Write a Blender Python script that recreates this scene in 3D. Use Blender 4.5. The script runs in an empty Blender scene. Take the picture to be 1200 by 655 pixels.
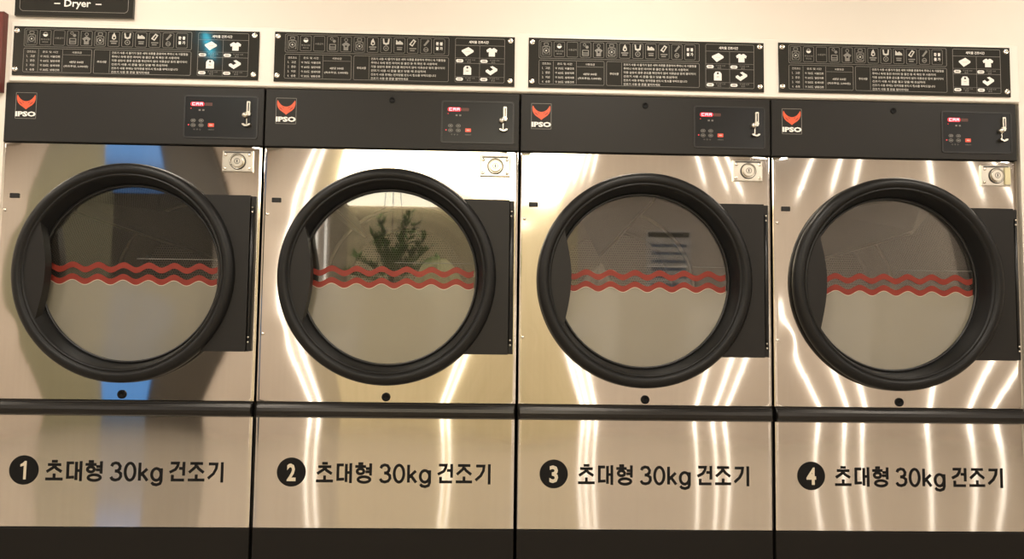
import bpy, math, random
from mathutils import Vector
random.seed(7)
PI = math.pi
sc = bpy.context.scene
COL = sc.collection

# ------------------------------------------------------------------ materials
def mat(name, base=(.5,.5,.5), rough=.5, metal=0., emit=None, estr=1., spec=.5, coat=0.):
    m = bpy.data.materials.new(name); m.use_nodes = True
    b = m.node_tree.nodes['Principled BSDF']
    b.inputs['Base Color'].default_value = (*base, 1)
    b.inputs['Roughness'].default_value = rough
    b.inputs['Metallic'].default_value = metal
    b.inputs['Specular IOR Level'].default_value = spec
    b.inputs['Coat Weight'].default_value = coat
    if emit:
        b.inputs['Emission Color'].default_value = (*emit, 1)
        b.inputs['Emission Strength'].default_value = estr
    return m

def nodes(m): return m.node_tree.nodes, m.node_tree.links, m.node_tree.nodes['Principled BSDF']

def add_noise(m, scale, stretch=(1,1,1), c1=None, c2=None, bump=0., bdist=.001, rlo=None, rhi=None, detail=3):
    N, L, b = nodes(m)
    tc = N.new('ShaderNodeTexCoord'); mp = N.new('ShaderNodeMapping'); mp.inputs['Scale'].default_value = stretch
    L.new(tc.outputs['Object'], mp.inputs['Vector'])
    n = N.new('ShaderNodeTexNoise'); n.inputs['Scale'].default_value = scale; n.inputs['Detail'].default_value = detail
    L.new(mp.outputs['Vector'], n.inputs['Vector'])
    if c1:
        r = N.new('ShaderNodeMix'); r.data_type = 'RGBA'
        r.inputs['A'].default_value = (*c1, 1); r.inputs['B'].default_value = (*c2, 1)
        L.new(n.outputs['Fac'], r.inputs['Factor']); L.new(r.outputs['Result'], b.inputs['Base Color'])
    if bump:
        bp = N.new('ShaderNodeBump'); bp.inputs['Strength'].default_value = bump; bp.inputs['Distance'].default_value = bdist
        L.new(n.outputs['Fac'], bp.inputs['Height']); L.new(bp.outputs['Normal'], b.inputs['Normal'])
    if rlo is not None:
        mr = N.new('ShaderNodeMapRange'); mr.inputs['To Min'].default_value = rlo; mr.inputs['To Max'].default_value = rhi
        L.new(n.outputs['Fac'], mr.inputs['Value']); L.new(mr.outputs['Result'], b.inputs['Roughness'])
    return m

M = {}
M['wall'] = add_noise(mat('warm_white_paint', (.76,.705,.63), .55), 6, c1=(.77,.715,.64), c2=(.745,.69,.615))
M['panel_white'] = mat('white_laminate', (.80,.75,.68), .3)
M['ceiling'] = mat('ceiling_paint', (.30,.27,.24), .8)
M['floor'] = add_noise(mat('polished_floor_tile', (.42,.37,.31), .08), 3, c1=(.43,.38,.32), c2=(.39,.34,.285))
M['rear_beige'] = add_noise(mat('beige_wall_paint', (.62,.54,.475), .6), 2, c1=(.64,.56,.49), c2=(.60,.525,.46))
M['rear_tan'] = mat('tan_wall_paint', (.46,.40,.29), .6)
M['rear_wood'] = add_noise(mat('pale_wood_veneer', (.72,.62,.40), .45), 5, (6,6,.5), c1=(.80,.70,.47), c2=(.62,.53,.33), detail=5)
M['rear_olive'] = mat('olive_tinted_glass', (.25,.24,.16), .35)
M['rear_dark'] = mat('dark_brown_frame', (.05,.042,.032), .5)
M['blue_lit'] = mat('lit_blue_acrylic', (.05,.1,.2), .4, emit=(.05,.23,.60), estr=.95)
M['boardpale'] = mat('pale_board', (.62,.60,.60), .5)
M['bluepaint'] = mat('blue_grey_paint', (.10,.15,.25), .5)
M['cream_lit'] = mat('lit_cream_acrylic', (.8,.75,.6), .4, emit=(1.,.90,.68), estr=7.)
M['led'] = mat('led_diffuser', (.9,.9,.85), .4, emit=(1.,.93,.83), estr=3.0)
M['ceil_led'] = mat('ceiling_led_diffuser', (.9,.9,.85), .4, emit=(1.,.86,.68), estr=9.)
M['cyan'] = mat('cyan_tube', (.2,.8,.9), .3, emit=(.05,.75,1.), estr=22.)
M['maroon'] = mat('dark_red_paint', (.13,.022,.014), .4)
M['black'] = mat('black_moulded_plastic', (.007,.0068,.0065), .42, spec=.28)
M['bowl'] = mat('matte_black_bowl', (.005,.005,.005), .5, spec=.35)
M['black2'] = mat('black_satin_plastic', (.011,.010,.009), .45, spec=.3)
M['gasket'] = mat('black_rubber', (.008,.008,.008), .35)
M['ctrl'] = add_noise(mat('charcoal_textured_paint', (.0135,.012,.010), .5, spec=.3), 400, bump=.08, bdist=.0004)
M['inset'] = mat('dark_membrane_overlay', (.009,.009,.009), .3, spec=.3)
M['insetrim'] = mat('membrane_rim', (.012,.011,.010), .4)
M['kick'] = mat('dark_brown_kick_paint', (.009,.0075,.006), .65, spec=.2)
M['gun'] = mat('gunmetal_bar', (.018,.016,.014), .28, .5)
M['chrome'] = mat('chrome', (.80,.76,.68), .16, 1.)
M['zinc'] = mat('satin_plate', (.62,.58,.50), .28, 1.)
M['darkhole'] = mat('dark_slot', (.004,.004,.004), .6)
M['body'] = mat('cabinet_side_paint', (.05,.045,.04), .5)
M['vinyl'] = mat('black_vinyl', (.004,.004,.004), .5, spec=.2)
M['vinyl_pale'] = mat('pale_number_cutout', (.62,.55,.42), .4)
M['signblack'] = mat('black_acrylic', (.030,.029,.026), .07)
M['print'] = mat('white_print', (.52,.50,.46), .5)
M['printgrey'] = mat('grey_print', (.20,.19,.17), .5)
M['printbright'] = mat('bright_white_print', (.82,.80,.76), .5)
M['fox'] = mat('orange_red_print', (.72,.10,.035), .45)
M['foxdark'] = mat('dark_orange_print', (.38,.05,.02), .45)
M['red_led'] = mat('red_segment_light', (.4,.01,.02), .4, emit=(1.,.28,.30), estr=3.)
M['red_glow'] = mat('red_display_window', (.3,.01,.02), .4, emit=(.75,.01,.03), estr=.9)
M['amber_off'] = mat('unlit_display', (.09,.03,.02), .4)
M['red_button'] = mat('red_button', (.75,.09,.05), .4)
M['red_dot'] = mat('red_lamp', (.5,.02,.03), .4, emit=(.8,.05,.06), estr=.7)
M['wave'] = mat('red_vinyl_wave', (.31,.04,.024), .4)
m=M['wave']; N,L,b_=nodes(m); tw=N.new('ShaderNodeBsdfTransparent'); tw.inputs['Color'].default_value=(.9,.35,.3,1); mw_=N.new('ShaderNodeMixShader'); mw_.inputs['Fac'].default_value=.38
L.new(b_.outputs['BSDF'],mw_.inputs[1]); L.new(tw.outputs['BSDF'],mw_.inputs[2]); L.new(mw_.outputs['Shader'],N['Material Output'].inputs['Surface'])
M['waveedge'] = mat('pale_wave_edge', (.40,.35,.27), .5)
M['foliage'] = add_noise(mat('leaf_green', (.06,.14,.03), .5), 8, c1=(.03,.13,.01), c2=(.13,.34,.04))
M['stem'] = mat('plant_stem', (.10,.08,.04), .7)
M['pot'] = mat('clay_pot', (.42,.30,.20), .6)
M['clothgreen'] = add_noise(mat('pale_green_cloth', (.62,.70,.45), .8), 9, c1=(.74,.80,.58), c2=(.45,.56,.26), bump=.3, bdist=.004)
M['clothwhite'] = add_noise(mat('white_cloth', (.72,.69,.63), .8), 9, c1=(.78,.75,.70), c2=(.6,.57,.5), bump=.3, bdist=.004)
M['tapeyellow'] = mat('yellowed_tape', (.62,.56,.34), .5)

# brushed steel: horizontal micro-scratches smear reflections vertically
m = mat('brushed_stainless_steel', (.70,.655,.585), .055, 1.)
N, L, b = nodes(m)
b.inputs['Anisotropic'].default_value = .90; b.inputs['Anisotropic Rotation'].default_value = .25
tg = N.new('ShaderNodeTangent'); tg.direction_type = 'RADIAL'; tg.axis = 'Z'
L.new(tg.outputs['Tangent'], b.inputs['Tangent'])
tc = N.new('ShaderNodeTexCoord'); mp = N.new('ShaderNodeMapping'); mp.inputs['Scale'].default_value = (60, 1, 2.2)
L.new(tc.outputs['Object'], mp.inputs['Vector'])
nz = N.new('ShaderNodeTexNoise'); nz.inputs['Scale'].default_value = 1.; nz.inputs['Detail'].default_value = 4
L.new(mp.outputs['Vector'], nz.inputs['Vector'])
mx = N.new('ShaderNodeMix'); mx.data_type = 'RGBA'
mx.inputs['A'].default_value = (.66,.63,.58,1); mx.inputs['B'].default_value = (.74,.71,.66,1)
L.new(nz.outputs['Fac'], mx.inputs['Factor']); L.new(mx.outputs['Result'], b.inputs['Base Color'])
M['steel'] = m

# window glass: thin clear sheet with mirror reflection
m = bpy.data.materials.new('window_glass'); m.use_nodes = True
N, L = m.node_tree.nodes, m.node_tree.links; N.clear()
out = N.new('ShaderNodeOutputMaterial'); tr = N.new('ShaderNodeBsdfTransparent'); gl = N.new('ShaderNodeBsdfGlossy')
fr = N.new('ShaderNodeFresnel'); fr.inputs['IOR'].default_value = 1.95; mixs = N.new('ShaderNodeMixShader')
tr.inputs['Color'].default_value = (.84,.84,.81,1); gl.inputs['Roughness'].default_value = .02
L.new(fr.outputs['Fac'], mixs.inputs['Fac']); L.new(tr.outputs['BSDF'], mixs.inputs[1]); L.new(gl.outputs['BSDF'], mixs.inputs[2])
df = N.new('ShaderNodeBsdfDiffuse'); df.inputs['Color'].default_value = (.42,.38,.32,1); dm_ = N.new('ShaderNodeMixShader'); dm_.inputs['Fac'].default_value = .03
L.new(mixs.outputs['Shader'], dm_.inputs[1]); L.new(df.outputs['BSDF'], dm_.inputs[2]); L.new(dm_.outputs['Shader'], out.inputs['Surface'])
M['glass'] = m

# frosted film: milky, faintly translucent
m = mat('frosted_film', (.205,.187,.14), .2)
add_noise(m,3.2,(1,1,1.4),bump=.5,bdist=.02,detail=1)
b_=m.node_tree.nodes['Principled BSDF']; b_.inputs['Coat Weight'].default_value=.9; b_.inputs['Coat Roughness'].default_value=.16; b_.inputs['Coat IOR'].default_value=1.8
m.node_tree.links.new(m.node_tree.nodes['Bump'].outputs['Normal'],b_.inputs['Coat Normal'])
M['film'] = m

# perforated drum steel (dots from UV)
m = mat('perforated_drum_steel', (.42,.38,.33), .5, .7)
N, L, b = nodes(m)
uv = N.new('ShaderNodeTexCoord'); sp = N.new('ShaderNodeSeparateXYZ'); L.new(uv.outputs['UV'], sp.inputs['Vector'])
def mnode(op, a, bb=None, cc=None):
    n = N.new('ShaderNodeMath'); n.operation = op
    for i, v in enumerate((a, bb, cc)):
        if v is None: continue
        if isinstance(v, (int, float)): n.inputs[i].default_value = v
        else: L.new(v, n.inputs[i])
    return n.outputs[0]
vv = mnode('MULTIPLY', sp.outputs['Y'], 90.); row = mnode('FLOOR', vv)
uu = mnode('ADD', mnode('MULTIPLY', sp.outputs['X'], 90.), mnode('MULTIPLY', mnode('MODULO', row, 2.), .5))
du = mnode('SUBTRACT', mnode('FRACT', uu), .5); dv = mnode('SUBTRACT', mnode('FRACT', vv), .5)
d = mnode('SQRT', mnode('ADD', mnode('MULTIPLY', du, du), mnode('MULTIPLY', dv, dv)))
hole = mnode('LESS_THAN', d, .27)
mx = N.new('ShaderNodeMix'); mx.data_type = 'RGBA'
mx.inputs['A'].default_value = (.27,.25,.22,1); mx.inputs['B'].default_value = (.015,.015,.015,1)
L.new(hole, mx.inputs['Factor']); L.new(mx.outputs['Result'], b.inputs['Base Color'])
M['drum'] = m
M['drumplain'] = mat('drum_steel', (.20,.185,.165), .45, .7)
M['drumedge'] = mat('polished_edge', (.62,.57,.48), .3, .9)

# ------------------------------------------------------------------ mesh builder
class MB:
    def __init__(s): s.v=[]; s.f=[]; s.m=[]; s.sm=[]; s.uv={}
    def add(s, vs, fs, mi=0, smooth=False):
        o=len(s.v); s.v+= [tuple(v) for v in vs]
        for f in fs: s.f.append([i+o for i in f]); s.m.append(mi); s.sm.append(smooth)
        return o
    def box(s, x0,y0,z0,x1,y1,z1, mi=0, bev=0.):
        if bev<=0:
            vs=[(x0,y0,z0),(x1,y0,z0),(x1,y1,z0),(x0,y1,z0),(x0,y0,z1),(x1,y0,z1),(x1,y1,z1),(x0,y1,z1)]
            s.add(vs,[(0,3,2,1),(4,5,6,7),(0,1,5,4),(1,2,6,5),(2,3,7,6),(3,0,4,7)],mi)
        else:
            # front (y0) edge bevelled box
            b=bev
            vs=[(x0,y1,z0),(x1,y1,z0),(x1,y1,z1),(x0,y1,z1),
                (x0,y0+b,z0),(x1,y0+b,z0),(x1,y0+b,z1),(x0,y0+b,z1),
                (x0+b,y0,z0+b),(x1-b,y0,z0+b),(x1-b,y0,z1-b),(x0+b,y0,z1-b)]
            fs=[(3,2,1,0),(8,9,10,11)]
            for i in range(4):
                j=(i+1)%4
                fs.append((i,j,4+j,4+i)); fs.append((4+i,4+j,8+j,8+i))
            s.add(vs,fs,mi)
    def poly(s, pts, y0, y1, mi=0, rim=True, fy=None):
        """extrude a 2-D (x,z) outline (counter-clockwise seen from the front, -Y) from y0 (front) to y1"""
        n=len(pts)
        g=(lambda x,z:0.) if fy is None else fy
        vs=[(x,y0+g(x,z),z) for x,z in pts]+[(x,y1+g(x,z),z) for x,z in pts]
        fs=[tuple(range(n))]
        if rim: fs+=[(j,i,i+n,j+n) for i in range(n) for j in [(i+1)%n]]
        fs.append(tuple(range(2*n-1,n-1,-1)))
        s.add(vs,fs,mi)
    def strip(s, outer, inner, y0, y1, mi=0, closed=True, fy=None):
        n=len(outer); g=(lambda x,z:0.) if fy is None else fy
        vs=[(x,y0+g(x,z),z) for x,z in outer]+[(x,y0+g(x,z),z) for x,z in inner]+[(x,y1+g(x,z),z) for x,z in outer]+[(x,y1+g(x,z),z) for x,z in inner]
        fs=[]
        for i in range(n if closed else n-1):
            j=(i+1)%n
            fs.append((i,j,n+j,n+i)); fs.append((j,i,2*n+i,2*n+j)); fs.append((n+i,n+j,3*n+j,3*n+i))
        s.add(vs,fs,mi)
    def disc(s, cx,cz,r,y0,y1,mi=0,n=32,fy=None):
        s.poly([(cx+r*math.cos(2*PI*i/n),cz+r*math.sin(2*PI*i/n)) for i in range(n)],y0,y1,mi,fy=fy)
    def ring(s, cx,cz,r,w,y0,y1,mi=0,n=28,sx=1.):
        a=[(cx+sx*r*math.cos(2*PI*i/n),cz+r*math.sin(2*PI*i/n)) for i in range(n)]
        b_=[(cx+sx*(r-w)*math.cos(2*PI*i/n),cz+(r-w)*math.sin(2*PI*i/n)) for i in range(n)]
        s.strip(a,b_,y0,y1,mi)
    def frame(s, x0,z0,x1,z1,r,w,y0,y1,mi=0):
        s.strip(rrect(x0,z0,x1,z1,r),rrect(x0+w,z0+w,x1-w,z1-w,max(r-w,.0003)),y0,y1,mi)
    def lathe(s, cx,cz,prof,n=96,mi=0,smooth=True,closed=False,mis=None):
        """profile of (r, y) around the Y axis"""
        vs=[]
        for r,y in prof:
            for i in range(n):
                a=2*PI*i/n; vs.append((cx+r*math.cos(a),y,cz+r*math.sin(a)))
        o=len(s.v); s.v+=vs
        K=len(prof)
        for k in range(K if closed else K-1):
            k2=(k+1)%K
            for i in range(n):
                j=(i+1)%n
                s.f.append([o+k*n+i,o+k*n+j,o+k2*n+j,o+k2*n+i]); s.m.append(mis[k] if mis else mi); s.sm.append(smooth)
    def build(s, name, mats, parent=None, loc=None):
        me=bpy.data.meshes.new(name); me.from_pydata(s.v,[],s.f)
        for mm in (mats if isinstance(mats,(list,tuple)) else [mats]): me.materials.append(mm)
        me.polygons.foreach_set('material_index',s.m); me.polygons.foreach_set('use_smooth',s.sm)
        me.update()
        o=bpy.data.objects.new(name,me); COL.objects.link(o)
        if parent: o.parent=parent
        if loc: o.location=loc
        return o

def rrect(x0,z0,x1,z1,r,k=5):
    pts=[]
    for cx,cz,a0 in ((x1-r,z0+r,-PI/2),(x1-r,z1-r,0),(x0+r,z1-r,PI/2),(x0+r,z0+r,PI)):
        for i in range(k+1):
            a=a0+PI/2*i/k; pts.append((cx+r*math.cos(a),cz+r*math.sin(a)))
    return pts

# text -> flat geometry (the built-in font, its fallback covers Hangul)
_cache={}
def glyphs(body, bold=0.):
    key=(body,bold)
    if key in _cache: return _cache[key]
    c=bpy.data.curves.new('lettering','FONT'); c.body=body; c.size=1; c.offset=bold; c.resolution_u=2
    o=bpy.data.objects.new('lettering',c); COL.objects.link(o)
    dg=bpy.context.evaluated_depsgraph_get(); dg.update()
    me=bpy.data.meshes.new_from_object(o.evaluated_get(dg))
    vs=[(v.co.x,v.co.y) for v in me.vertices]; fs=[tuple(p.vertices) for p in me.polygons]
    up=[p.normal.z>=0 for p in me.polygons]
    fs=[f if u else tuple(reversed(f)) for f,u in zip(fs,up)]
    bpy.data.objects.remove(o); bpy.data.curves.remove(c); bpy.data.meshes.remove(me)
    _cache[key]=(vs,fs); return _cache[key]
def text(mb, body, x0, z0, x1, z1, y, mi=0, bold=0., fy=None, keep=False, align='L'):
    """fit body into the box x0..x1, z0..z1"""
    vs,fs=glyphs(body,bold)
    if not vs: return
    ax=min(v[0] for v in vs); bx=max(v[0] for v in vs); ay=min(v[1] for v in vs); by=max(v[1] for v in vs)
    sx=(x1-x0)/(bx-ax); sy=(z1-z0)/max(by-ay,1e-6)
    if keep:
        sx=min(sx,sy*1.0)
        w=(bx-ax)*sx
        if align=='C': x0=(x0+x1)/2-w/2
    g=(lambda x,z:0.) if fy is None else fy
    out=[]
    for vx,vy in vs:
        x=x0+(vx-ax)*sx; z=z0+(vy-ay)*sy; out.append((x,y+g(x,z),z))
    mb.add(out,fs,mi)

def tag(o,label=None,cat=None,group=None,kind=None):
    if label: o['label']=label
    if cat: o['category']=cat
    if group: o['group']=group
    if kind: o['kind']=kind
    return o
def empty(name,loc=(0,0,0)):
    o=bpy.data.objects.new(name,None); COL.objects.link(o); o.location=loc; o.empty_display_size=.1
    return o

# ------------------------------------------------------------------ the room
P=.98; X0,X1=-4.5,8.8; YB=-5.0; H=2.9
def structure(name,mb,mats):
    return tag(mb.build(name,mats),kind='structure')
mb=MB(); mb.box(X0,YB-.1,-.1,X1,1.3,0); structure('floor',mb,M['floor'])
mb=MB(); mb.box(X0,YB-.1,H,X1,1.3,H+.1); structure('ceiling',mb,M['ceiling'])
mb=MB()      # wall the dryers are built into
mb.box(X0,.004,1.998,X1,.12,H)
mb.box(X0,.004,0,.002,.12,1.998)
mb.box(3.934,.004,0,X1,.12,1.998)
structure('wall_front',mb,M['wall'])
mb=MB(); mb.box(X0-.1,YB-.1,0,X0,1.3,H); structure('wall_left',mb,M['wall'])
mb=MB(); mb.box(X1,YB-.1,0,X1+.1,1.3,H); structure('wall_right',mb,M['wall'])
mb=MB(); mb.box(X0,1.2,0,X1,1.3,H); structure('wall_service',mb,M['body'])
mb=MB()
mb.box(X0,YB-.1,0,X1,YB,H,0)
structure('wall_back',mb,M['rear_beige'])
mb=MB(); mb.box(.43,YB,0,2.75,YB+.03,2.32,0,.003); structure('trim_2',mb,M['rear_wood'])
mb=MB(); mb.box(.25,YB,0,.43,YB+.02,H,0); structure('trim_3',mb,M['rear_tan'])
mb=MB(); mb.box(-2.47,YB,0,-1.885,YB+.03,H,0); structure('window_1',mb,M['rear_olive'])
mb=MB(); mb.box(-1.45,YB,0,-.915,YB+.04,H,0); structure('door_1',mb,M['rear_dark'])
# white laminate strip above the dryers that carries the signs
mb=MB(); mb.box(.012,-.006,2.0,3.932,.004,2.232,0,.003); structure('trim_1',mb,M['panel_white'])

mb=MB(); mb.box(-1.885,YB,0,-1.45,YB+.05,.56); structure('trim_4',mb,M['bluepaint'])
mb=MB(); mb.box(-1.885,YB,1.46,-1.45,YB+.05,2.42); structure('trim_6',mb,M['rear_dark'])  # dark panel added so the first dryer's window mirrors no blue
mb=MB(); mb.box(X0,-3.2,H-.02,-1.12,-1.6,H); structure('trim_5',mb,M['panel_white'])
for z0,z1,wd in ((.565,1.455,'lower'),(2.425,2.88,'upper')):
    o=MB(); o.box(-1.90 if z0>1 else -1.885,YB,z0,-1.40 if z0>1 else -1.45,YB+.06,z1,0,.01)
    tag(o.build('lit_panel',M['blue_lit']),wd+' lit blue panel on the far wall, mirrored blue in the leftmost dryer','lit sign','lit blue panels')
o=MB(); o.box(.43,YB,2.34,2.72,YB+.10,2.88,0,.01)
tag(o.build('light_box',M['cream_lit']),'warm cream light box high on the far wall, mirrored at the top of dryer 2','light box')

for i,xr in enumerate((.12,.21,1.42,1.48,2.79,2.85,2.92,3.93,4.12,4.24,5.15,5.43,5.62,6.30,6.72,6.97)):  # glowing strips added for the white streaks; gaps keep them out of windows
    spans=((0,2.86),) if i<2 else (((0,1.46),) if xr<2.75 else ((0,1.46),(2.42,2.86)))
    for z0,z1 in spans:
        yb=YB+(.03 if .43<xr<2.75 else 0)
        mb=MB(); mb.box(xr-.009,yb,z0,xr+.009,yb+.03,z1)
        tag(mb.build('light_strip',M['led']),'thin vertical white light strip on the far wall, mirrored as a streak in the steel','light strip','light strips on the far wall')
mb=MB(); mb.box(0,0,0,.46,.02,.62,0,.002)
t=mb.build('notice_board',M['boardpale'],loc=(3.45,YB,1.52)); t.rotation_euler=(0,0,0)
t.location=(3.91,YB+.017,1.52); t.rotation_euler=(0,0,PI)
tag(t,'pale notice board with black header strip, mirrored in the window of dryer 3','notice board')
mb=MB(); mb.box(.02,-.004,.55,.44,.0,.60); mb.build('header_strip',M['darkhole'],t)
for r_ in range(6):
    mb=MB(); mb.box(.05,-.003,.45-.08*r_,.41,.0,.48-.08*r_); mb.build('print_line',M['bluepaint'],t)
for i in range(6):
    x=-3.6+i*2.0
    for y in (-1.1,-3.7):
        t=empty('ceiling_light',(x,y,H))
        tag(t,'square ceiling light panel behind the viewpoint','ceiling light','ceiling light panels')
        mb=MB(); mb.box(-.33,-.33,-.03,.33,.33,0); mb.build('housing',M['panel_white'],t)
        mb=MB(); mb.box(-.30,-.30,-.036,.30,.30,-.031); mb.build('diffuser',M['ceil_led'],t)
mb=MB(); mb.box(-.012,-.20,-.03,.012,.20,-.004)
o=mb.build('neon_tube',M['cyan'],loc=(.035,-2.08,H)); o.rotation_euler=(0,0,-.232); o.name='neon_tube'; tag(o,'short cyan tube lamp on the ceiling, mirrored on the first sign','lamp')

# potted plant behind the viewpoint, mirrored in the window of dryer 2
t=empty('hanging_planter',(.97,-4.2,1.30)); tag(t,'leafy green hanging planter behind the viewpoint, mirrored in the window of dryer 2','plant')
mb=MB()
prof=[(0,.0),(.13,.0),(.17,.16),(.18,.17),(.16,.17),(.15,.15),(0,.15)]
n=28
vs=[(r*math.cos(2*PI*i/n),r*math.sin(2*PI*i/n),z) for r,z in prof for i in range(n)]
mb.add(vs,[(k*n+i,k*n+(i+1)%n,(k+1)*n+(i+1)%n,(k+1)*n+i) for k in range(len(prof)-1) for i in range(n)],0,True)
mb.build('pot',M['pot'],t)
for q in range(3):
    a=q*2*PI/3+.4; mb=MB(); vs=[]
    for (rr,z) in ((.175,.165),(.01,1.6)):
        for j in range(5): vs.append((rr*math.cos(a)+.003*math.cos(j*2*PI/5),rr*math.sin(a)+.003*math.sin(j*2*PI/5),z))
    mb.add(vs,[(j,(j+1)%5,5+(j+1)%5,5+j) for j in range(5)]); mb.build('cord',M['stem'],t)
mb=MB(); lf=MB()
rp=random.Random(5)
for (tx,ty,hh) in ((-.12,0,.66),(-.17,.05,.50),(.16,0,.72),(.22,.05,.62),(.10,-.06,.58),(.36,.0,.42),(.44,.03,.30),(-.32,0,.30),(-.42,.02,.16),(.05,.08,.36),(.30,-.05,.50),(-.02,.05,.25)):
    pts=[Vector((tx*(k/8)**1.2,ty*(k/8),.14+hh*(k/8)**(.9 if hh>.4 else .7))) for k in range(9)]
    for p,q in zip(pts,pts[1:]):
        vs=[]
        for c in (p,q):
            for j in range(5): vs.append((c.x+.005*math.cos(j*2*PI/5),c.y+.005*math.sin(j*2*PI/5),c.z))
        mb.add(vs,[(j,(j+1)%5,5+(j+1)%5,5+j) for j in range(5)],0,True)
    for k in range(60):
        u=rp.uniform(.3,1.); i=min(int(u*8),7); c=pts[i].lerp(pts[i+1],u*8-i)
        b2=rp.uniform(0,2*PI); el=rp.uniform(.1,1.2); L_=rp.uniform(.05,.12)
        d_=Vector((math.cos(b2)*math.cos(el),math.sin(b2)*math.cos(el),math.sin(el))); w=d_.cross(Vector((0,0,1))).normalized()*L_*.22
        nn=w.cross(d_).normalized()*L_*.04
        m1=c+d_*L_*.45
        lf.add([c,m1+w,c+d_*L_,m1-w,m1+nn],[(0,1,4),(1,2,4),(2,3,4),(3,0,4)],0,True)
mb.build('stems',M['stem'],t); o=lf.build('foliage',M['foliage'],t)

# ------------------------------------------------------------------ dryers
DC=(.484,1.277)                              # door centre
def dish(k):
    """slight oil-canning of the sheet steel front"""
    ph=(0.3,1.4,2.2,0.9)[k]
    def f(x,z):
        u=(x-.485)/.485; v=(z-1.2825)/.4825
        u=max(-1,min(1,u)); v=max(-1,min(1,v))
        y=(.0085,.0095,.0088,.0080)[k]*(1-u*u)*(1-v*v)
        y+=.0005*math.sin(3.1*z*3+ph)*math.cos(2.2*x*2+ph)
        for sx,sz in ((.022,1.507),(.022,1.053)):
            y+=.0007*math.exp(-((x-sx)**2+(z-sz)**2)/(2*.03**2))
        e=min(x-.005,.975-x)
        if e<.012: y+=.002*(1-max(e,0)/.012)**2
        return y
    return f
def drawer_surf(k):
    ph=(0.9,2.1,.2,1.5)[k]
    def f(x,z):
        u=max(-1,min(1,(x-.49)/.485)); v=max(-1,min(1,(z-.54)/.205))
        y=.0016*(1-u*u)*(1-v*v)+.0004*math.sin(6*x+ph+1.5*z)
        e=min(x-.005,.975-x)
        if e<.010: y+=.003*(1-max(e,0)/.010)**2
        return y
    return f

def stroke(mb,pts,w,y,fy,closed=False):
    n=len(pts); L_=[];R_=[]
    for i,(x,z) in enumerate(pts):
        if closed: a,b=pts[i-1],pts[(i+1)%n]
        else: a,b=pts[max(i-1,0)],pts[min(i+1,n-1)]
        d1=(x-a[0],z-a[1]); d2=(b[0]-x,b[1]-z)
        l1=math.hypot(*d1) or 1; l2=math.hypot(*d2) or 1
        if not closed and i==0: d1,l1=d2,l2
        if not closed and i==n-1: d2,l2=d1,l1
        n1=(-d1[1]/l1,d1[0]/l1); n2=(-d2[1]/l2,d2[0]/l2)
        m=(n1[0]+n2[0],n1[1]+n2[1]); q=max(m[0]*n1[0]+m[1]*n1[1],.35)
        m=(m[0]/q*w/2,m[1]/q*w/2)
        L_.append((x+m[0],z+m[1])); R_.append((x-m[0],z-m[1]))
    vs=[(x,y+fy(x,z),z) for x,z in L_]+[(x,y+fy(x,z),z) for x,z in R_]
    mb.add(vs,[(n+i,n+(i+1)%n,(i+1)%n,i) for i in range(n if closed else n-1)])
def ell(cx,cz,rx,rz,n=24,a0=0,a1=360):
    full=abs(a1-a0)>=360
    return [(cx+rx*math.cos(math.radians(a0+(a1-a0)*i/(n if full else n-1))),cz+rz*math.sin(math.radians(a0+(a1-a0)*i/(n if full else n-1)))) for i in range(n)]
LETTERS=(   # (start, end) as fractions of the line; strokes in the unit box
 (0,.097,0,(((.34,1.0),(.67,1.0)),((.12,.82),(.88,.82)),((.50,.82),(.43,.66),(.06,.43)),((.52,.72),(.62,.60),(.92,.43)),((.5,.33),(.5,.03)),((0,.03),(1,.03)))),
 (.118,.203,0,(((.46,.92),(.07,.92),(.07,.12),(.50,.14)),((.63,.98),(.63,-.02)),((.93,1.02),(.93,-.08)),((.63,.50),(.93,.50)))),
 (.221,.316,0,(((.20,1.0),(.50,1.0)),((.02,.84),(.66,.84)),'o',(.34,.57,.20,.14),((.95,1.02),(.95,.34)),((.66,.73),(.95,.73)),((.64,.55),(.95,.55)),'o',(.56,.12,.36,.155))),
 (.366,.428,1,(((.06,.80),(.16,.94),(.42,1.0),(.68,.96),(.84,.80),(.80,.64),(.62,.54),(.38,.52)),((.38,.52),(.66,.50),(.90,.38),(.92,.20),(.76,.05),(.44,-.01),(.16,.04),(.02,.18)))),
 (.445,.505,1,('o',(.5,.49,.46,.50))),
 (.527,.576,1,(((.05,1.02),(.05,-.03)),((.90,.66),(.08,.26)),((.34,.38),(.96,-.03)))),
 (.595,.658,1,('o',(.46,.34,.42,.345),((.90,.70),(.90,-.04),(.80,-.20),(.50,-.27),(.20,-.23),(.06,-.12)))),
 (.699,.783,0,(((.06,.95),(.56,.95),(.52,.78),(.38,.60),(.0,.44)),((.94,1.02),(.94,.26)),((.62,.66),(.94,.66)),((.19,.30),(.19,.02),(.98,.02)))),
 (.803,.897,0,(((.12,.94),(.88,.94)),((.50,.94),(.43,.74),(.06,.44)),((.52,.80),(.62,.66),(.94,.44)),((.5,.33),(.5,.03)),((0,.03),(1,.03)))),
 (.917,1.0,0,(((.03,.92),(.58,.92),(.54,.66),(.36,.38),(.0,.12)),((.95,1.02),(.95,-.10)))))
def draw_lettering(mb,x0,W,zb,g,sl):
    hh=.0665
    for a,b_,lat,st in LETTERS[sl]:
        ax=x0+a*W; wd=(b_-a)*W; w=.0104 if lat else .0102
        i=0; h2=hh*(.94 if lat else 1)
        while i<len(st):
            if st[i]=='o':
                ex,ez,rx,rz=st[i+1]; stroke(mb,ell(ax+ex*wd,zb+ez*h2,rx*wd,rz*h2),w,-.0009,g,True); i+=2
            else:
                stroke(mb,[(ax+px*wd,zb+pz*h2) for px,pz in st[i]],w,-.0009,g); i+=1
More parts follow.
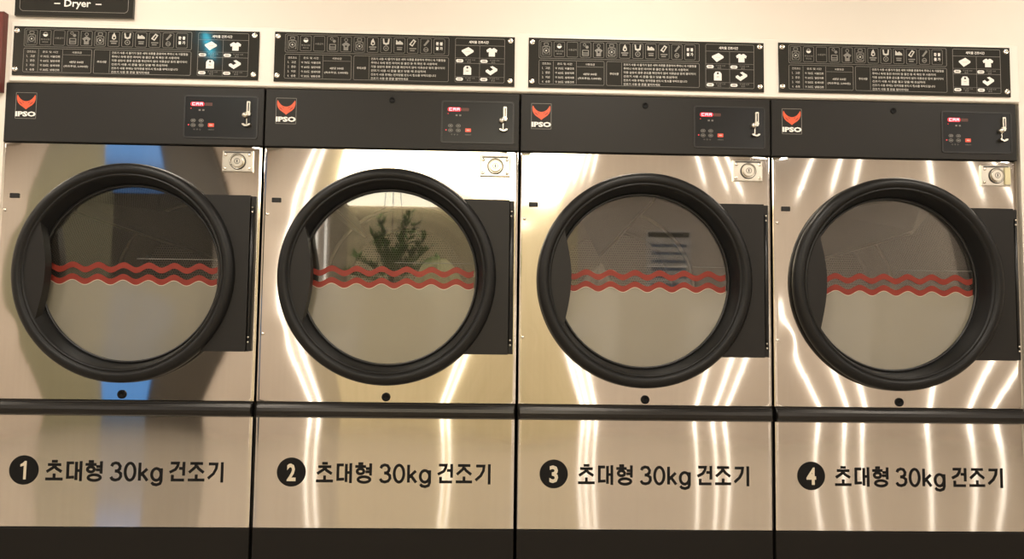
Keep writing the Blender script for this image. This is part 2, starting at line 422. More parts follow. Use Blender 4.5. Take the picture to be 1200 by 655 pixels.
def panel_with_hole(f):
    x0,x1,z0,z1=.005,.975,.802,1.763; cx,cz=DC; R=.376
    angs=[2*PI*i/144 for i in range(144)]+[math.atan2(z-cz,x-cx)%(2*PI) for x in (x0,x1) for z in (z0,z1)]
    angs=sorted(set(round(a,6) for a in angs)); n=len(angs)
    ts=[0,.05,.12,.2,.3,.4,.5,.6,.7,.78,.84,.89,.92,.945,.96,.972,.982,.99,.996,1.]
    mb=MB(); vs=[]
    for t in ts:
        for a in angs:
            c,s=math.cos(a),math.sin(a)
            l=min(((x1-cx)/c if c>1e-9 else 1e9),((x0-cx)/c if c<-1e-9 else 1e9),((z1-cz)/s if s>1e-9 else 1e9),((z0-cz)/s if s<-1e-9 else 1e9))
            r=R+(l-R)*t; x=cx+r*c; z=cz+r*s; vs.append((x,f(x,z),z))
    K=len(ts)
    mb.add(vs,[(k*n+i,(k+1)*n+i,(k+1)*n+(i+1)%n,k*n+(i+1)%n) for k in range(K-1) for i in range(n)],0,True)
    # returned flanges: outer edge and hole lip
    rim=vs[(K-1)*n:]; back=[(x,.03,z) for x,y,z in rim]
    mb.add(list(rim)+back,[(i,n+i,n+(i+1)%n,(i+1)%n) for i in range(n)])
    rim=vs[:n]; back=[(x,.03,z) for x,y,z in rim]
    mb.add(list(rim)+back,[(i,(i+1)%n,n+(i+1)%n,n+i) for i in range(n)])
    return mb
def sheet(f,x0,z0,x1,z1,nx,nz,depth=.03):
    mb=MB(); xs=[x0+(x1-x0)*(.5-.5*math.cos(PI*i/nx)) for i in range(nx+1)]; zs=[z0+(z1-z0)*i/nz for i in range(nz+1)]
    vs=[(x,f(x,z),z) for z in zs for x in xs]; W=nx+1
    mb.add(vs,[(j*W+i,j*W+i+1,(j+1)*W+i+1,(j+1)*W+i) for j in range(nz) for i in range(nx)],0,True)
    per=[vs[i] for i in range(W)]+[vs[j*W+nx] for j in range(1,nz+1)]+[vs[nz*W+i] for i in range(nx-1,-1,-1)]+[vs[j*W] for j in range(nz-1,0,-1)]
    n=len(per)
    mb.add(per+[(x,depth,z) for x,y,z in per],[(i,n+i,n+(i+1)%n,(i+1)%n) for i in range(n)])
    return mb

SEG={'C':'afed','A':'abcefg','8':'abcdefg','P':'abefg'}
def seg7(mb,ch,x,z,w,h,t,y,mi):
    q={'a':(x,z+h-t,x+w,z+h),'d':(x,z,x+w,z+t),'g':(x,z+h/2-t/2,x+w,z+h/2+t/2),
       'f':(x,z+h/2,x+t,z+h),'b':(x+w-t,z+h/2,x+w,z+h),'e':(x,z,x+t,z+h/2),'c':(x+w-t,z,x+w,z+h/2)}
    for s in SEG[ch]:
        a=q[s]; mb.box(a[0],y,a[1],a[2],y+.0004,a[3],mi)

def screw_mesh(cx,cz,r,y,f=None):
    mb=MB(); y0=y+(f(cx,cz) if f else 0)
    mb.lathe(cx,cz,[(r,y0+.001),(r,y0-.001),(r*.8,y0-.0028),(r*.35,y0-.0036),(.0001,y0-.0037)],20)
    return mb

LIFT=(((-.26,.24),(.086,.113)),((-.224,.27),(-.206,.238)),((.054,.32),(-.06,.16)),((.121,.21),(.027,.16)))
def make_dryer(k):
    t=empty('tumble_dryer',(k*P,0,0))
    names=('leftmost in the row, blue reflection on its steel','second from the left, bright cream reflection on its steel',
           'third from the left, under a bright steel front','rightmost in the row, beside the white wall end')
    tag(t,'stainless steel tumble dryer numbered %d, %s'%(k+1,names[k]),'dryer','built-in tumble dryers')
    f=dish(k); g=drawer_surf(k)
    # cabinet shell
    mb=MB(); x0,x1=.006,.974
    mb.box(x0,.03,.08,x0+.01,1.10,1.99); mb.box(x1-.01,.03,.08,x1,1.10,1.99)
    mb.box(x0,1.09,.08,x1,1.10,1.99); mb.box(x0,.03,1.98,x1,1.10,1.99); mb.box(x0,.03,.08,x1,1.10,.09)
    for fx in (.05,.88):
        for fy in (.08,1.0): mb.box(fx,fy,0,fx+.05,fy+.05,.08)
    mb.build('cabinet',M['body'],t)
    # upper steel front
    fp=panel_with_hole(f).build('front_panel',M['steel'],t)
    for sx,sz in ((.022,1.507),(.020,1.053)):
        tag(screw_mesh(sx,sz,.006,-.001,f).build('screw',M['chrome'],fp),'small round screw')
    mb=MB(); y=f(.055,1.562)
    mb.poly(rrect(.038,1.553,.073,1.571,.002),y-.003,y+.002,0); mb.poly(rrect(.041,1.556,.070,1.568,.001),y-.0034,y-.0029,1)
    mb.build('magnet_plate',[M['black'],M['darkhole']],fp)
    mb=MB(); y=f(.488,.822); mb.lathe(.488,.822,[(.016,y+.002),(.0165,y-.004),(.014,y-.008),(.009,y-.009),(.0085,y-.004),(.0001,y-.004)],28)
    mb.build('plug',M['vinyl'],fp)
    # control panel
    cp=MB(); cp.box(.003,-.004,1.768,.977,.03,1.993,0,.003); cp=cp.build('control_panel',M['ctrl'],t)
    mb=MB(); ix0,iz0,ix1,iz1=.679,1.798,.953,1.957
    mb.frame(ix0-.004,iz0-.004,ix1+.004,iz1+.004,.012,.006,-.0062,-.004,1)
    mb.poly(rrect(ix0,iz0,ix1,iz1,.010),-.0050,-.004,0)
    mb.build('overlay',[M['inset'],M['insetrim']],cp)
    Y=-.0052
    mb=MB(); mb.poly(rrect(.700,1.918,.752,1.934,.007),Y-.0006,Y,1)
    mb.poly(rrect(.754,1.920,.782,1.932,.002),Y-.0006,Y,2)
    for i,ch in enumerate('CAA'): seg7(mb,ch,.706+.0145*i,1.9205,.0115,.0115,.0030,Y-.0012,0)
    mb.build('display',[M['red_led'],M['red_glow'],M['amber_off']],cp)
    for dx_,dz_,rr_ in ((.702,1.909,.0018),(.695,1.845,.0026)):
        mb=MB(); mb.disc(dx_,dz_,rr_,Y-.0008,Y,0,12); mb.build('indicator_lamp',M['red_dot'],cp)
    for q0 in (.731,.745):
        mb=MB(); mb.box(q0,Y-.0006,1.900,q0+.0075,Y,1.906,0); mb.build('indicator_mark',M['printgrey'],cp)
    for r_ in range(2):
        for c_ in range(2):
            bx=.712+c_*.030; bz=1.862-r_*.018
            mb=MB(); mb.poly([(bx+.0092*math.cos(2*PI*i/20),bz+.0068*math.sin(2*PI*i/20)) for i in range(20)],Y-.0003,Y,1)
            mb.ring(bx,bz,.0068,.0014,Y-.0006,Y,0,20,1.35); mb.box(bx-.0045,Y-.0006,bz-.0022,bx+.0045,Y,bz+.0022,0)
            mb.build('key',[M['printgrey'],M['inset']],cp)
    for s_,u0,u1 in (('약 · 중 · 강',.714,.742),('시작/추가',.768,.792)):
        mb=MB(); text(mb,s_,u0,1.8245,u1,1.8305,Y-.0005,0); mb.build('caption',M['printgrey'],cp)
    mb=MB(); mb.poly(rrect(.769,1.838,.791,1.852,.002),Y-.0014,Y,0); mb.box(.774,Y-.0018,1.843,.786,Y-.0013,1.847,1)
    mb.build('start_button',[M['red_button'],M['print']],cp)
    # coin slot: bezel, reject button, return cup
    mb=MB(); cx=.915
    mb.poly(rrect(cx,1.892,cx+.013,1.938,.003),Y-.010,Y,0)
    mb.box(cx+.005,Y-.0112,1.900,cx+.009,Y-.0098,1.932,1)
    mb.poly([(cx-.010,1.880),(cx+.012,1.884),(cx+.016,1.894),(cx-.002,1.898)],Y-.008,Y,0)
    mb.lathe(cx-.006,1.884,[(.0105,Y+.001),(.0105,Y-.012),(.008,Y-.016),(.0001,Y-.017)],24)
    mb.box(cx-.002,Y-.004,1.852,cx+.001,Y,1.878,0); mb.box(cx+.004,Y-.004,1.852,cx+.012,Y-.001,1.878,1)
    pts=[]
    for i in range(13):
        a=PI*1.05+PI*.9*i/12; pts.append((cx+.001+.0165*math.cos(a),1.852+.0115*math.sin(a)))
    inn=[(cx+.001+(x-cx-.001)*.55,1.852+(z-1.852)*.45) for x,z in pts]
    mb.strip(pts,inn,Y-.016,Y,0,closed=False)
    mb.poly([(cx-.010,1.849),(cx+.012,1.849),(cx+.012,1.855),(cx-.010,1.855)],Y-.003,Y-.0005,1)
    tag(mb.build('coin_slot',[M['zinc'],M['darkhole']],cp),'chrome coin slot with return cup')
    # emblem: framed orange-red fox mask over the four letters
    mb=MB(); lx0,lx1=.043,.121; lz0,lz1=1.856,1.957; Yp=-.0045
    mb.frame(lx0,lz0,lx1,lz1,.002,.0016,Yp-.0003,Yp+.0006,2)
    ox,oz,sx_,sz_=(lx0+lx1)/2,1.922,.070,.056
    half=[(0,.02),(.10,.035),(.20,.08),(.30,.17),(.40,.32),(.47,.47),(.50,.34),(.49,.12),(.43,-.08),(.32,-.24),(.18,-.36),(.08,-.45),(0,-.54)]
    outl=[(ox+x*sx_,oz+z*sz_) for x,z in half]+[(ox-x*sx_,oz+z*sz_) for x,z in half[-2:0:-1]]
    mb.poly(list(reversed(outl)),Yp-.0004,Yp+.0006,0)
    for sgn in (1,-1):
        for (a,b_,w_) in (((.40,.02),(.17,-.24),.05),((.22,.04),(.09,-.12),.03)):
            dx,dz=b_[0]-a[0],b_[1]-a[1]; l_=math.hypot(dx,dz); nx_,nz_=-dz/l_*w_,dx/l_*w_
            q=[(a[0],a[1]),((a[0]+b_[0])/2+nx_,(a[1]+b_[1])/2+nz_),(b_[0],b_[1]),((a[0]+b_[0])/2-nx_,(a[1]+b_[1])/2-nz_)]
            q=[(ox+sgn*x*sx_,oz+z*sz_) for x,z in q]
            if sgn<0: q=list(reversed(q))
            mb.poly(q,Yp-.0010,Yp-.0002,1)
    text(mb,'IPSO',lx0+.001,1.864,lx1-.001,1.884,Yp-.0006,3,.05)
    tag(mb.build('emblem',[M['fox'],M['foxdark'],M['printgrey'],M['printbright']],cp),'orange-red fox mask emblem over white letters')
    if k>0:
        mb=MB(); mb.lathe(.486,1.957,[(.012,-.003),(.012,-.0065),(.008,-.0075),(.007,-.005),(.0001,-.005)],24); mb.build('panel_lock',M['vinyl'],cp)
    # lock plate
    mb=MB(); y=f(.86,1.71)
    mb.box(.828,y-.010,1.666,.944,y+.004,1.748,0,.003)
    mb.box(.836,y-.0115,1.7385,.936,y-.0100,1.7435,1)
    lp=mb.build('lock_plate',[M['zinc'],M['body']],t)
    for sx,sz in ((.841,1.731),(.931,1.731),(.839,1.679),(.932,1.679)):
        screw_mesh(sx,sz,.0062,y-.010).build('bolt',M['chrome'],lp)
    mb=MB(); cx,cz=.887,1.706
    mb.lathe(cx,cz,[(.031,y-.0095),(.031,y-.013),(.028,y-.015),(.026,y-.013),(.0255,y-.006)],40,mis=[1,1,0,1])
    mb.lathe(cx,cz,[(.0225,y-.006),(.0225,y-.017),(.0205,y-.0185),(.0205,y-.0185),(.0001,y-.0185)],40,0,smooth=False)
    mb.ring(cx,cz,.011,.002,y-.0190,y-.0184,1)
    mb.box(cx-.002,y-.0190,cz-.006,cx+.002,y-.0184,cz+.006,2)
    mb.build('lock_cylinder',[M['zinc'],M['body'],M['darkhole']],lp)
    if k==3:
        mb=MB(); mb.poly(rrect(.918,1.672,.940,1.738,.002),y-.0155,y-.0098,0); tag(mb.build('tape',M['tapeyellow'],lp),'yellowed strip of tape')
    # hinge bracket
    cx,cz=DC; arc=[]
    za,zb_=.986,1.575; rr_=.398
    for i in range(25):
        z=zb_+(za-zb_)*i/24; arc.append((cx+math.sqrt(rr_*rr_-(z-cz)**2),z))
    mb=MB(); mb.poly(arc+[(.943,za),(.943,zb_)],-.020,.0,0); hp=mb.build('hinge_bracket',M['black2'],t)
    mb=MB(); mb.box(.9435,-.014,.988,.962,.004,1.572,0,.002)
    for z0,z1 in ((1.03,1.535),):
        mb.lathe  # hinge barrel along Z
        n=16; vs=[]
        for z in (z0,z1):
            for i in range(n): vs.append((.9515+.0055*math.cos(2*PI*i/n),-.016+.0055*math.sin(2*PI*i/n),z))
        mb.add(vs,[(i,(i+1)%n,n+(i+1)%n,n+i) for i in range(n)]+[tuple(range(n-1,-1,-1)),tuple(range(n,2*n))],1,True)
    for z in (1.022,1.040,1.512,1.53): mb.lathe(.9515,z,[(.004,-.020),(.003,-.023),(.0001,-.0235)],12,2)
    mb.build('hinge',[M['black2'],M['gasket'],M['zinc']],hp)
    # door ring
    cx,cz=DC
    prof=[(.404,.003),(.4095,-.004),(.412,-.014),(.411,-.026),(.406,-.037),(.398,-.044),(.389,-.0475),(.380,-.047),(.3745,-.044),(.3715,-.038),
          (.3690,-.037),(.3665,-.041),(.363,-.040),(.3575,-.028),(.352,-.010),(.3475,.008),(.3445,.024),(.3425,.032),(.3395,.0335),(.3375,.030),(.3345,.031),(.3335,.038),(.3335,.052),(.352,.060),(.372,.050),(.374,.010),(.404,.003)]
    mb=MB(); mb.lathe(cx,cz,prof,144,mis=[0]*13+[1]*(len(prof)-14)); dr=mb.build('door',[M['black'],M['bowl']],t)
    mb=MB(); mb.lathe(cx,cz,[(.3340,.0375),(.3420,.0322),(.3400,.0300),(.3360,.0285),(.3325,.0310),(.3320,.0375)],120); mb.build('gasket',M['gasket'],dr)
    # grip: crescent plate over the left of the bowl
    r=.3665; a0,a1=math.radians(148.2),math.radians(211.5); outer=[(cx+r*math.cos(a0+(a1-a0)*i/24),cz+r*math.sin(a0+(a1-a0)*i/24)) for i in range(25)]
    e=outer[-1]; s_=outer[0]; inner=[]
    for i in range(1,24):
        u=i/24; z=e[1]+(s_[1]-e[1])*u
        bul=math.sin(PI*u)**1.15
        inner.append((cx-.3125+.0285*bul+(.001 if u>.5 else 0),z))
    mb=MB(); mb.poly(outer+inner,-.0345,.012,0)
    gr=mb.build('grip',M['black2'],dr)
    # glass
    mb=MB(); mb.disc(cx,cz,.3355,.040,.046,0,96); mb.build('window',M['glass'],dr)
    # frosted film with two red waves
    def wave(x,off): return cz+off+.0095*math.cos(2*PI*(x-cx+.028)/.0955)
    RG=.3335; nX=110
    mb=MB(); zt=-.036
    xs=[cx-RG+.002+(2*RG-.004)*i/nX for i in range(nX+1)]
    vs=[];fs=[]
    for i,x in enumerate(xs):
        h_=math.sqrt(max(RG*RG-(x-cx)**2,0)); top=min(wave(x,zt),cz+h_)
        vs+=[(x,.0392,cz-h_),(x,.0392,max(top,cz-h_+1e-4)),(x,.0398,cz-h_),(x,.0398,max(top,cz-h_+1e-4))]
    for i in range(nX): a=4*i; fs+=[(a,a+4,a+5,a+1),(a+1,a+5,a+7,a+3),(a+2,a+3,a+7,a+6)]
    mb.add(vs,fs,0); tag(mb.build('film',M['film'],dr),'frosted film on the lower half of the window')
    def band(off,hw,y,mi,mb):
        vs=[];fs=[]
        xx=[x for x in xs if (x-cx)**2+(off)**2<(RG-.004)**2]
        for x in xx: vs+=[(x,y,wave(x,off)-hw),(x,y,wave(x,off)+hw),(x,y+.0004,wave(x,off)-hw),(x,y+.0004,wave(x,off)+hw)]
        for i in range(len(xx)-1): a=4*i; fs+=[(a,a+4,a+5,a+1),(a+1,a+5,a+7,a+3),(a+4,a,a+2,a+6)]
        mb.add(vs,fs,mi)
    for off in (.0215,-.0235):
        mb=MB(); band(off,.0112,.0386,0,mb)
        if off<0: band(off-.0122,.0016,.0387,1,mb)
        tag(mb.build('wave_stripe',[M['wave'],M['waveedge']],dr),'red wavy stripe')
    mb=MB(); mb.box(cx+.02,.0390,cz+.0555,cx+.325,.0396,cz+.0572); mb.build('film_edge',M['printgrey'],dr)
    # drum
    mb=MB(); Rd=.40; yf,yb=.075,.80; n=96; K=8
    o0=len(mb.v)
    vs=[];
    for j in range(K+1):
        y=yf+(yb-yf)*j/K
        for i in range(n+1): a=2*PI*i/n; vs.append((cx+Rd*math.cos(a),y,cz+Rd*math.sin(a)))
    mb.add(vs,[(j*(n+1)+i,(j+1)*(n+1)+i,(j+1)*(n+1)+i+1,j*(n+1)+i+1) for j in range(K) for i in range(n)],0,True)
    nd=len(mb.f)
    mb.lathe(cx,cz,[(.372,.062),(.372,.078),(.40,.080)],96,1)
    mb.lathe(cx,cz,[(.40,yb),(.385,yb-.012),(.37,yb),(.30,yb+.004),(.295,yb-.01),(.285,yb-.01),(.28,yb+.004)],96,1)
    ob=len(mb.f); vs=[(cx+.28*math.cos(2*PI*i/n),yb+.004,cz+.28*math.sin(2*PI*i/n)) for i in range(n)]
    mb.add(vs,[tuple(range(n))],0)
    dm=mb.build('drum',[M['drum'],M['drumplain']],t)
    me=dm.data; uvl=me.uv_layers.new(name='UVMap')
    for pi_,p in enumerate(me.polygons):
        for li,vi in zip(p.loop_indices,p.vertices):
            co=me.vertices[vi].co
            if pi_<nd:
                j=vi//(n+1); i=vi%(n+1); uvl.data[li].uv=(2*PI*i/n*Rd,(co.y))
            else: uvl.data[li].uv=(co.x-cx,co.z-cz)
    # lifters: fins, polished edge set askew to imitate light lines in the glass
    p0,p1=LIFT[k]
    for q in range(3):
        ca,sa=math.cos(q*2*PI/3),math.sin(q*2*PI/3)
        mb=MB(); vs=[]
        for (px,pz),y in ((p0,.10),(p1,.78)):
            px,pz=px*ca-pz*sa,px*sa+pz*ca
            r0=math.hypot(px,pz); ex,ez=px/r0,pz/r0; tx,tz=-ez,ex
            for rr,tt in ((.397,-.03),(r0+.012,-.004),(r0,-.004),(r0,.004),(r0+.012,.004),(.397,.03)):
                vs.append((cx+ex*rr+tx*tt,y,cz+ez*rr+tz*tt))
        mb.add(vs,[(0,1,7,6),(4,5,11,10),(5,4,3,2,1,0),(6,7,8,9,10,11)],0)
        mb.add(vs,[(1,2,8,7),(2,3,9,8),(3,4,10,9)],1)
        mb.build('lifter',[M['drumplain'],M['drumedge']],dm)
    mb=MB(); mb.lathe(cx,cz,[(.398,.782),(.390,.776),(.383,.782),(.383,.79)],96); tag(mb.build('drum_rim',M['drumedge'],dm),'polished rim at the back of the drum')
    # bar between the fronts
    mb=MB(); prof=[(.030,.744),(-.006,.744),(-.016,.748),(-.021,.756),(-.022,.768),(-.019,.780),(-.012,.789),(-.004,.793),(-.003,.7955),(-.004,.800),(.030,.800)]
    n=len(prof); vs=[]
    for x,sc_ in ((.008,.7),(.012,1.),(.968,1.),(.972,.7)):
        vs+=[(x,(y*sc_ if y<0 else y),z) for y,z in prof]
    fs=[(j*n+i,(j+1)*n+i,(j+1)*n+i+1,j*n+i+1) for j in range(3) for i in range(n-1)]+[tuple(range(n)),tuple(range(4*n-1,3*n-1,-1))]
    mb.add(vs,fs,0,False)
    tb=mb.build('trim_bar',M['gun'],t)
    # lower steel panel with badge and lettering
    lo=sheet(g,.007,.337,.973,.742,40,14).build('lower_panel',M['steel'],t)
    mb=MB(); bx,bz=.143,.541
    mb.disc(bx,bz,.0535,-.0008,.0004,0,56,fy=g)
    dw={'1':.011,'2':.0165,'3':.0165,'4':.0185}[str(k+1)]
    if k==0: mb.poly([(bx-.001,bz-.034),(bx+.0085,bz-.034),(bx+.0095,bz+.033),(bx+.002,bz+.033),(bx-.004,bz+.026),(bx-.013,bz+.021),(bx-.013,bz+.012),(bx-.0005,bz+.016)],-.0014,-.0007,1,fy=g)
    else: text(mb,str(k+1),bx-dw-(.002 if k==0 else 0),bz-.0335,bx+dw-(.002 if k==0 else 0),bz+.0315,-.0014,1,.03,fy=g)
    tag(mb.build('number_badge',[M['vinyl'],M['vinyl_pale']],lo),'black round badge with the number %d'%(k+1))
    x0_=.222 if k==0 else .235
    W=.648; zb=.507
    for sl,lab in ((slice(0,3),'black Korean lettering'),(slice(3,7),'black 30kg lettering'),(slice(7,10),'black Korean lettering')):
        mb=MB(); draw_lettering(mb,x0_,W,zb,g,sl); tag(mb.build('lettering',M['vinyl'],lo),lab)
    # kick plate
    mb=MB(); mb.box(.006,-.001,.082,.974,.03,.333,0,.002); mb.build('kick_plate',M['kick'],t)
    return t

for k in range(4): make_dryer(k)

# cloths lying in two of the drums
def heap(name,label,mat_,dcx,cx,cz,rx,rz,yc,seed):
    rr=random.Random(seed); mb=MB(); n,K=40,14; vs=[]
    ph=[rr.uniform(0,6) for _ in range(6)]
    for j in range(K+1):
        v=j/K*PI/2
        for i in range(n):
            u=2*PI*i/n
            w=1+.06*math.sin(3*u+ph[0])*math.sin(2*v+ph[1])+.05*math.sin(7*u+ph[2])+.04*math.sin(5*v+ph[3]+2*u)
            px,pz=cx+rx*math.cos(u)*math.cos(v)*w,cz+rz*math.sin(v)*w
            ex,ez=px-dcx,pz-DC[1]; rr2=math.hypot(ex,ez)
            if rr2>.385: px,pz=dcx+ex*.385/rr2,DC[1]+ez*.385/rr2
            vs.append((px,yc+.09*math.sin(u)*math.cos(v)*w,pz))
    mb.add(vs,[(j*n+i,j*n+(i+1)%n,(j+1)*n+(i+1)%n,(j+1)*n+i) for j in range(K) for i in range(n)]+[tuple(range(n-1,-1,-1))],0,True)
    return tag(mb.build(name,mat_),label,'cloth')
heap('laundry_cloth','pale green cloth heaped in the drum of dryer 2, above the red waves',M['clothgreen'],P+DC[0],P+.66,DC[1]-.28,.15,.35,.20,4)
heap('laundry_cloth','white cloth heaped in the drum of dryer 3, left of centre',M['clothwhite'],2*P+DC[0],2*P+.34,DC[1]-.28,.11,.325,.19,9)

# ------------------------------------------------------------------ signs
def make_sign_graphics(mb):
    Y=-.0006
    fr=lambda x0,z0,x1,z1,r=.004,w=.0014,mi=1: mb.frame(x0,z0,x1,z1,r,w,Y,Y+.0006,mi)
    ln=lambda x0,z0,x1,z1,mi=1: mb.box(x0,Y,z0,x1,Y+.0006,z1,mi)
    T=lambda s,x0,z0,x1,z1,mi=0,b=.01,**kw: text(mb,s,x0,z0,x1,z1,Y,mi,b,**kw)
    fr(.040,.114,.670,.187,.006); fr(.040,.012,.296,.108,.006); fr(.304,.012,.670,.108,.006); fr(.694,.012,.886,.186,.006)
    # icon cells
    caps=['세탁망','안전','사용금지','소량','건조','세제','온도','의류','신발','섬유','가죽','']
    for i in range(12):
        cx=.068+.0513*i; fr(cx-.0215,.121,cx+.0215,.181,.005,.0012)
        if i in (0,5):
            mb.ring(cx,.145,.0115,.003,Y,Y+.0006,1); mb.disc(cx,.145,.0035,Y,Y+.0006,0,14); fr(cx-.015,.127,cx+.015,.162,.003,.0022); fr(cx-.009,.164,cx+.009,.176,.003,.0022)
            ln(cx-.012,.127,cx+.012,.130,0 if i==5 else 1)
        elif i==1:
            mb.ring(cx,.165,.0085,.004,Y,Y+.0006,2 if False else 1)
            pts=[(cx+.009*math.cos(a),.164+.009*math.sin(a)) for a in [PI+PI*j/10 for j in range(11)]]
            mb.poly(pts,Y-.0002,Y+.0005,2); T('주의사항',cx-.017,.140,cx+.017,.147,1); T('확인요',cx-.011,.130,cx+.011,.137,1)
        elif i==2: T('사용금지',cx-.016,.146,cx+.016,.154,1)
        elif i==3:
            mb.ring(cx-.004,.171,.006,.002,Y,Y+.0006,1,16); mb.disc(cx+.006,.162,.006,Y,Y+.0006,1,16); fr(cx-.013,.127,cx+.013,.151,.003,.003); ln(cx-.010,.138,cx+.010,.141); ln(cx-.010,.133,cx+.010,.135)
        elif i==4:
            mb.ring(cx,.168,.007,.002,Y,Y+.0006,1,18); mb.poly([(cx-.016,.150),(cx-.009,.142),(cx-.009,.127),(cx+.009,.127),(cx+.009,.142),(cx+.016,.150),(cx,.161)],Y,Y+.0005,1); mb.disc(cx,.143,.004,Y-.0003,Y,3,14)
        elif i==6:
            mb.poly([(cx-.008,.153),(cx,.148),(cx+.008,.153),(cx+.008,.161),(cx+.001,.177),(cx-.006,.166)],Y,Y+.0005,0); mb.disc(cx+.001,.157,.004,Y-.0003,Y,3,14); ln(cx-.014,.140,cx+.014,.145); ln(cx-.010,.132,cx+.010,.137)
        elif i==7:
            mb.strip([(cx-.013,.176),(cx-.011,.156),(cx,.152),(cx+.011,.156),(cx+.013,.176)],[(cx-.008,.176),(cx-.006,.162),(cx,.159),(cx+.006,.162),(cx+.008,.176)],Y,Y+.0006,0,closed=False)
            mb.ring(cx,.139,.0105,.003,Y,Y+.0006,1); mb.disc(cx,.139,.003,Y,Y+.0006,1,12)
        elif i==8:
            mb.poly([(cx-.014,.155),(cx+.014,.155),(cx+.013,.162),(cx+.002,.170),(cx-.005,.165),(cx-.013,.174)],Y,Y+.0005,0); ln(cx-.010,.141,cx+.011,.145); ln(cx-.009,.133,cx+.010,.138)
        elif i==9:
            mb.strip([(cx-.014,.156),(cx-.001,.148),(cx+.013,.170),(cx+.002,.177)],[(cx-.007,.157),(cx-.002,.154),(cx+.007,.168),(cx+.002,.171)],Y,Y+.0006,0); ln(cx-.013,.138,cx+.014,.142); ln(cx-.010,.130,cx+.008,.134)
        elif i==10:
            mb.poly([(cx-.010,.154),(cx-.004,.151),(cx+.013,.172),(cx+.007,.177)],Y,Y+.0005,1); mb.ring(cx,.137,.0095,.0025,Y,Y+.0006,1); ln(cx-.006,.135,cx+.008,.138)
        else:
            T('환',cx-.013,.155,cx-.002,.168,2,.03); T('불',cx+.002,.155,cx+.013,.168,2,.03); T('불',cx-.013,.136,cx-.002,.149,2,.03); T('가',cx+.002,.136,cx+.013,.149,2,.03)
    # price table
    ln(.096,.016,.0972,.104); ln(.186,.016,.1872,.104); ln(.189,.0835,.292,.0847)
    T('건조코스',.053,.0895,.087,.098); T('온도 및 시간',.112,.0895,.170,.098); T('사용요금',.222,.0895,.258,.098)
    for i,(a,b_) in enumerate((('1. 고온','약 70도 이불건조'),('2. 중온','약 60도 일반의류'),('3. 저온','약 50도 섬세의류'),('4. 송풍','약 30도 냉풍건조'))):
        z=.0715-.0178*i; T(a[:2],.053,z,.058,z+.009); T(a[3:],.066,z,.084,z+.009); T(b_[:2],.104,z,.111,z+.0085); T(b_[2:6],.115,z,.137,z+.0085); T(b_[6:],.142,z,.178,z+.0085,0,.02)
    T('4분당 500원',.213,.051,.266,.060,0,.02); T('(최초투입, 2,000원)',.193,.0335,.284,.043,0,.02)
    # cautions
    ln(.363,.016,.3642,.104); T('주의사항',.317,.054,.352,.0635,0,.02)
    rows=(('건조기 사용 시 물기가 많은 세탁 의류를 혼용하여 주머니 속 이물질을',.995),('주머니 속에 동전 라이터 등 물건 등 꼭 확인 후 사용하여',.88),
          ('각종 섬유의 종류 온도를 확인하지 않아 의류손상 등의 불이익이',.985),('건조기 사용 시 문을 열고 닫을 때 조심하여',.73),('건조기 사용 후에는 먼지망을 반드시 청소를 부탁드립니다',.87),('건조기 사용 중 문을 열지마세요',.50))
    for i,(s,w) in enumerate(rows):
        z=.0915-.01535*i; T(s,.371,z,.371+.288*w,z+.0095,0,.015)
    # right box
    T('세탁물 건조시간',.747,.1655,.823,.1765,2,.02)
    ln(.694,.157,.886,.1583); ln(.7885,.012,.7897,.157); ln(.694,.0865,.886,.0877); ln(.694,.108,.886,.1088); ln(.694,.034,.886,.0348)
    for c_ in range(2):
        for r_ in range(2):
            cx=.742+.094*c_; cz=.133-.072*r_
            x=cx
            if (c_,r_)==(0,0):
                mb.poly([(x-.023,cz+.001),(x-.004,cz-.018),(x+.023,cz-.001),(x+.023,cz+.005),(x+.003,cz+.018),(x-.023,cz+.005)],Y,Y+.0005,2); ln(x-.008,cz,x+.010,cz+.0012,1)
            elif (c_,r_)==(1,0):
                mb.poly([(x-.012,cz-.017),(x+.012,cz-.017),(x+.012,cz+.001),(x+.018,cz-.001),(x+.021,cz+.008),(x+.010,cz+.016),(x+.005,cz+.016),(x,cz+.012),(x-.005,cz+.016),(x-.010,cz+.016),(x-.021,cz+.008),(x-.018,cz-.001),(x-.012,cz+.001)],Y,Y+.0005,2)
            elif (c_,r_)==(0,1):
                mb.poly([(x-.015,cz-.019),(x+.015,cz-.019),(x+.015,cz+.007),(x+.008,cz+.016),(x-.008,cz+.016),(x-.015,cz+.007)],Y,Y+.0005,2); mb.disc(x,cz+.009,.004,Y-.0004,Y,3,14); ln(x-.005,cz-.006,x+.005,cz-.003,1)
            else:
                mb.poly([(x-.023,cz-.006),(x-.004,cz-.019),(x+.022,cz-.001),(x+.022,cz+.006),(x+.004,cz+.017),(x-.006,cz+.014),(x+.006,cz+.004),(x-.006,cz-.003),(x-.015,cz+.004),(x-.023,cz)],Y,Y+.0005,2)
            pz=cz-.0365; px=x-.030
            mb.poly(rrect(px-.014,pz-.0062,px+.014,pz+.0062,.006),Y,Y+.0005,2); ln(px-.007,pz-.002,px+.007,pz+.002,1)
            T('약 '+('50','30','40','45')[c_*2+r_]+'분 소요',px+.022,pz+.0012,px+.060,pz+.0072,1); T('중온',px+.028,pz-.0072,px+.044,pz-.0012,1)

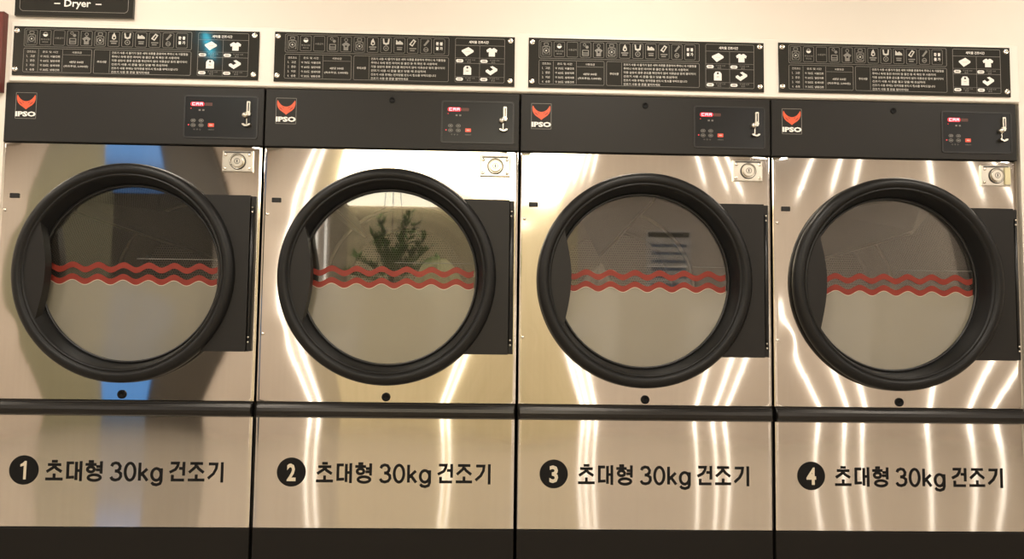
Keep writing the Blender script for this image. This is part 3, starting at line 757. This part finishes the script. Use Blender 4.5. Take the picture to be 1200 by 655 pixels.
gm=MB(); make_sign_graphics(gm)
gmesh=None
signx=((.026,.953,2.022,2.212),(1.012,1.936,2.019,2.214),(1.990,2.911,2.018,2.214),(2.969,3.893,2.020,2.218))
ordn=('leftmost of four, with a cyan glint','second of four from the left, above dryer 2','third of four from the left, above dryer 3','rightmost of four, above dryer 4')
for k,(a,b_,z0,z1) in enumerate(signx):
    t=empty('instruction_sign',(a,-.012,z0)); W=b_-a; Hh=z1-z0
    tag(t,'black acrylic instruction sign, '+ordn[k],'sign','instruction signs above the dryers')
    mb=MB(); mb.box(0,0,0,W,.005,Hh,0,.0008); mb.build('board',M['signblack'],t)
    if gmesh is None:
        o=gm.build('printed_panel',[M['print'],M['printgrey'],M['printbright'],M['signblack']],t); gmesh=o.data
    else:
        o=bpy.data.objects.new('printed_panel',gmesh); COL.objects.link(o); o.parent=t
    o.scale=(W/.925,1,Hh/.195)
    for sx,sz in ((.014,Hh-.019),(.014,.022),(W-.017,Hh-.017),(W-.017,.020)):
        mb=MB(); mb.lathe(sx,sz,[(.0105,.0055),(.0105,-.004),(.0085,-.0062),(.004,-.0066),(.0036,-.0050),(.0001,-.0050)],24)
        o=mb.build('standoff_screw',M['chrome'],t)

# header sign, cut by the top of the frame
t=empty('header_sign',(.024,-.012,2.254)); tag(t,'black Dryer header sign with thin rounded border, high above dryer 1','sign')
mb=MB(); mb.box(0,0,0,.446,.014,.26,0,.001); mb.build('board',M['signblack'],t)
mb=MB(); mb.frame(.018,.017,.428,.243,.016,.002,-.0006,0,1)
text(mb,'Dryer',.186,.029,.286,.066,-.0006,0,.02)
mb.box(.148,-.0006,.0475,.170,0,.0515,0); mb.box(.304,-.0006,.0475,.326,0,.0515,0)
mb.build('printed_panel',[M['printbright'],M['printgrey']],t)

mb=MB(); mb.box(-.42,-.030,1.955,-.006,.003,2.262,0,.004)
tag(mb.build('wall_board',M['maroon']),'dark red board on the wall at the left edge, beside the first sign','board')

# ------------------------------------------------------------------ light, camera
w=bpy.data.worlds.new('World'); sc.world=w; w.use_nodes=True
w.node_tree.nodes['Background'].inputs['Color'].default_value=(1.,.88,.74,1); w.node_tree.nodes['Background'].inputs['Strength'].default_value=.05
def area(x,y,z,sx,sy,pw,col=(1,.94,.86),rot=(0,0,0),name='lamp'):
    l=bpy.data.lights.new(name,'AREA'); l.shape='RECTANGLE'; l.size=sx; l.size_y=sy; l.energy=pw; l.color=col
    o=bpy.data.objects.new(name,l); COL.objects.link(o); o.location=(x,y,z); o.rotation_euler=rot; return o
for i in range(6):
    for y in (-1.1,-3.7): area(-3.6+2*i,y,H-.05,.6,.6,21 if y<-2 else 14,name='ceiling_lamp')

cam=bpy.data.cameras.new('camera'); co=bpy.data.objects.new('camera',cam); COL.objects.link(co)
cam.sensor_width=36; cam.lens=950/1200*36; cam.clip_start=.05
from mathutils import Matrix
r=Vector((0.99944374,-0.03087573,0.01260586)); u=Vector((-0.01466315,-0.06733769,0.99762249)); fw=Vector((0.02995347,0.99725239,0.06775297))
mw=Matrix(((r.x,u.x,-fw.x,1.84384),(r.y,u.y,-fw.y,-3.08648),(r.z,u.z,-fw.z,1.06226),(0,0,0,1)))
co.matrix_world=mw
sc.camera=co
vs_=sc.view_settings; vs_.view_transform='Standard'; vs_.look='None'; vs_.exposure=.06; vs_.gamma=1; vs_.use_curve_mapping=False
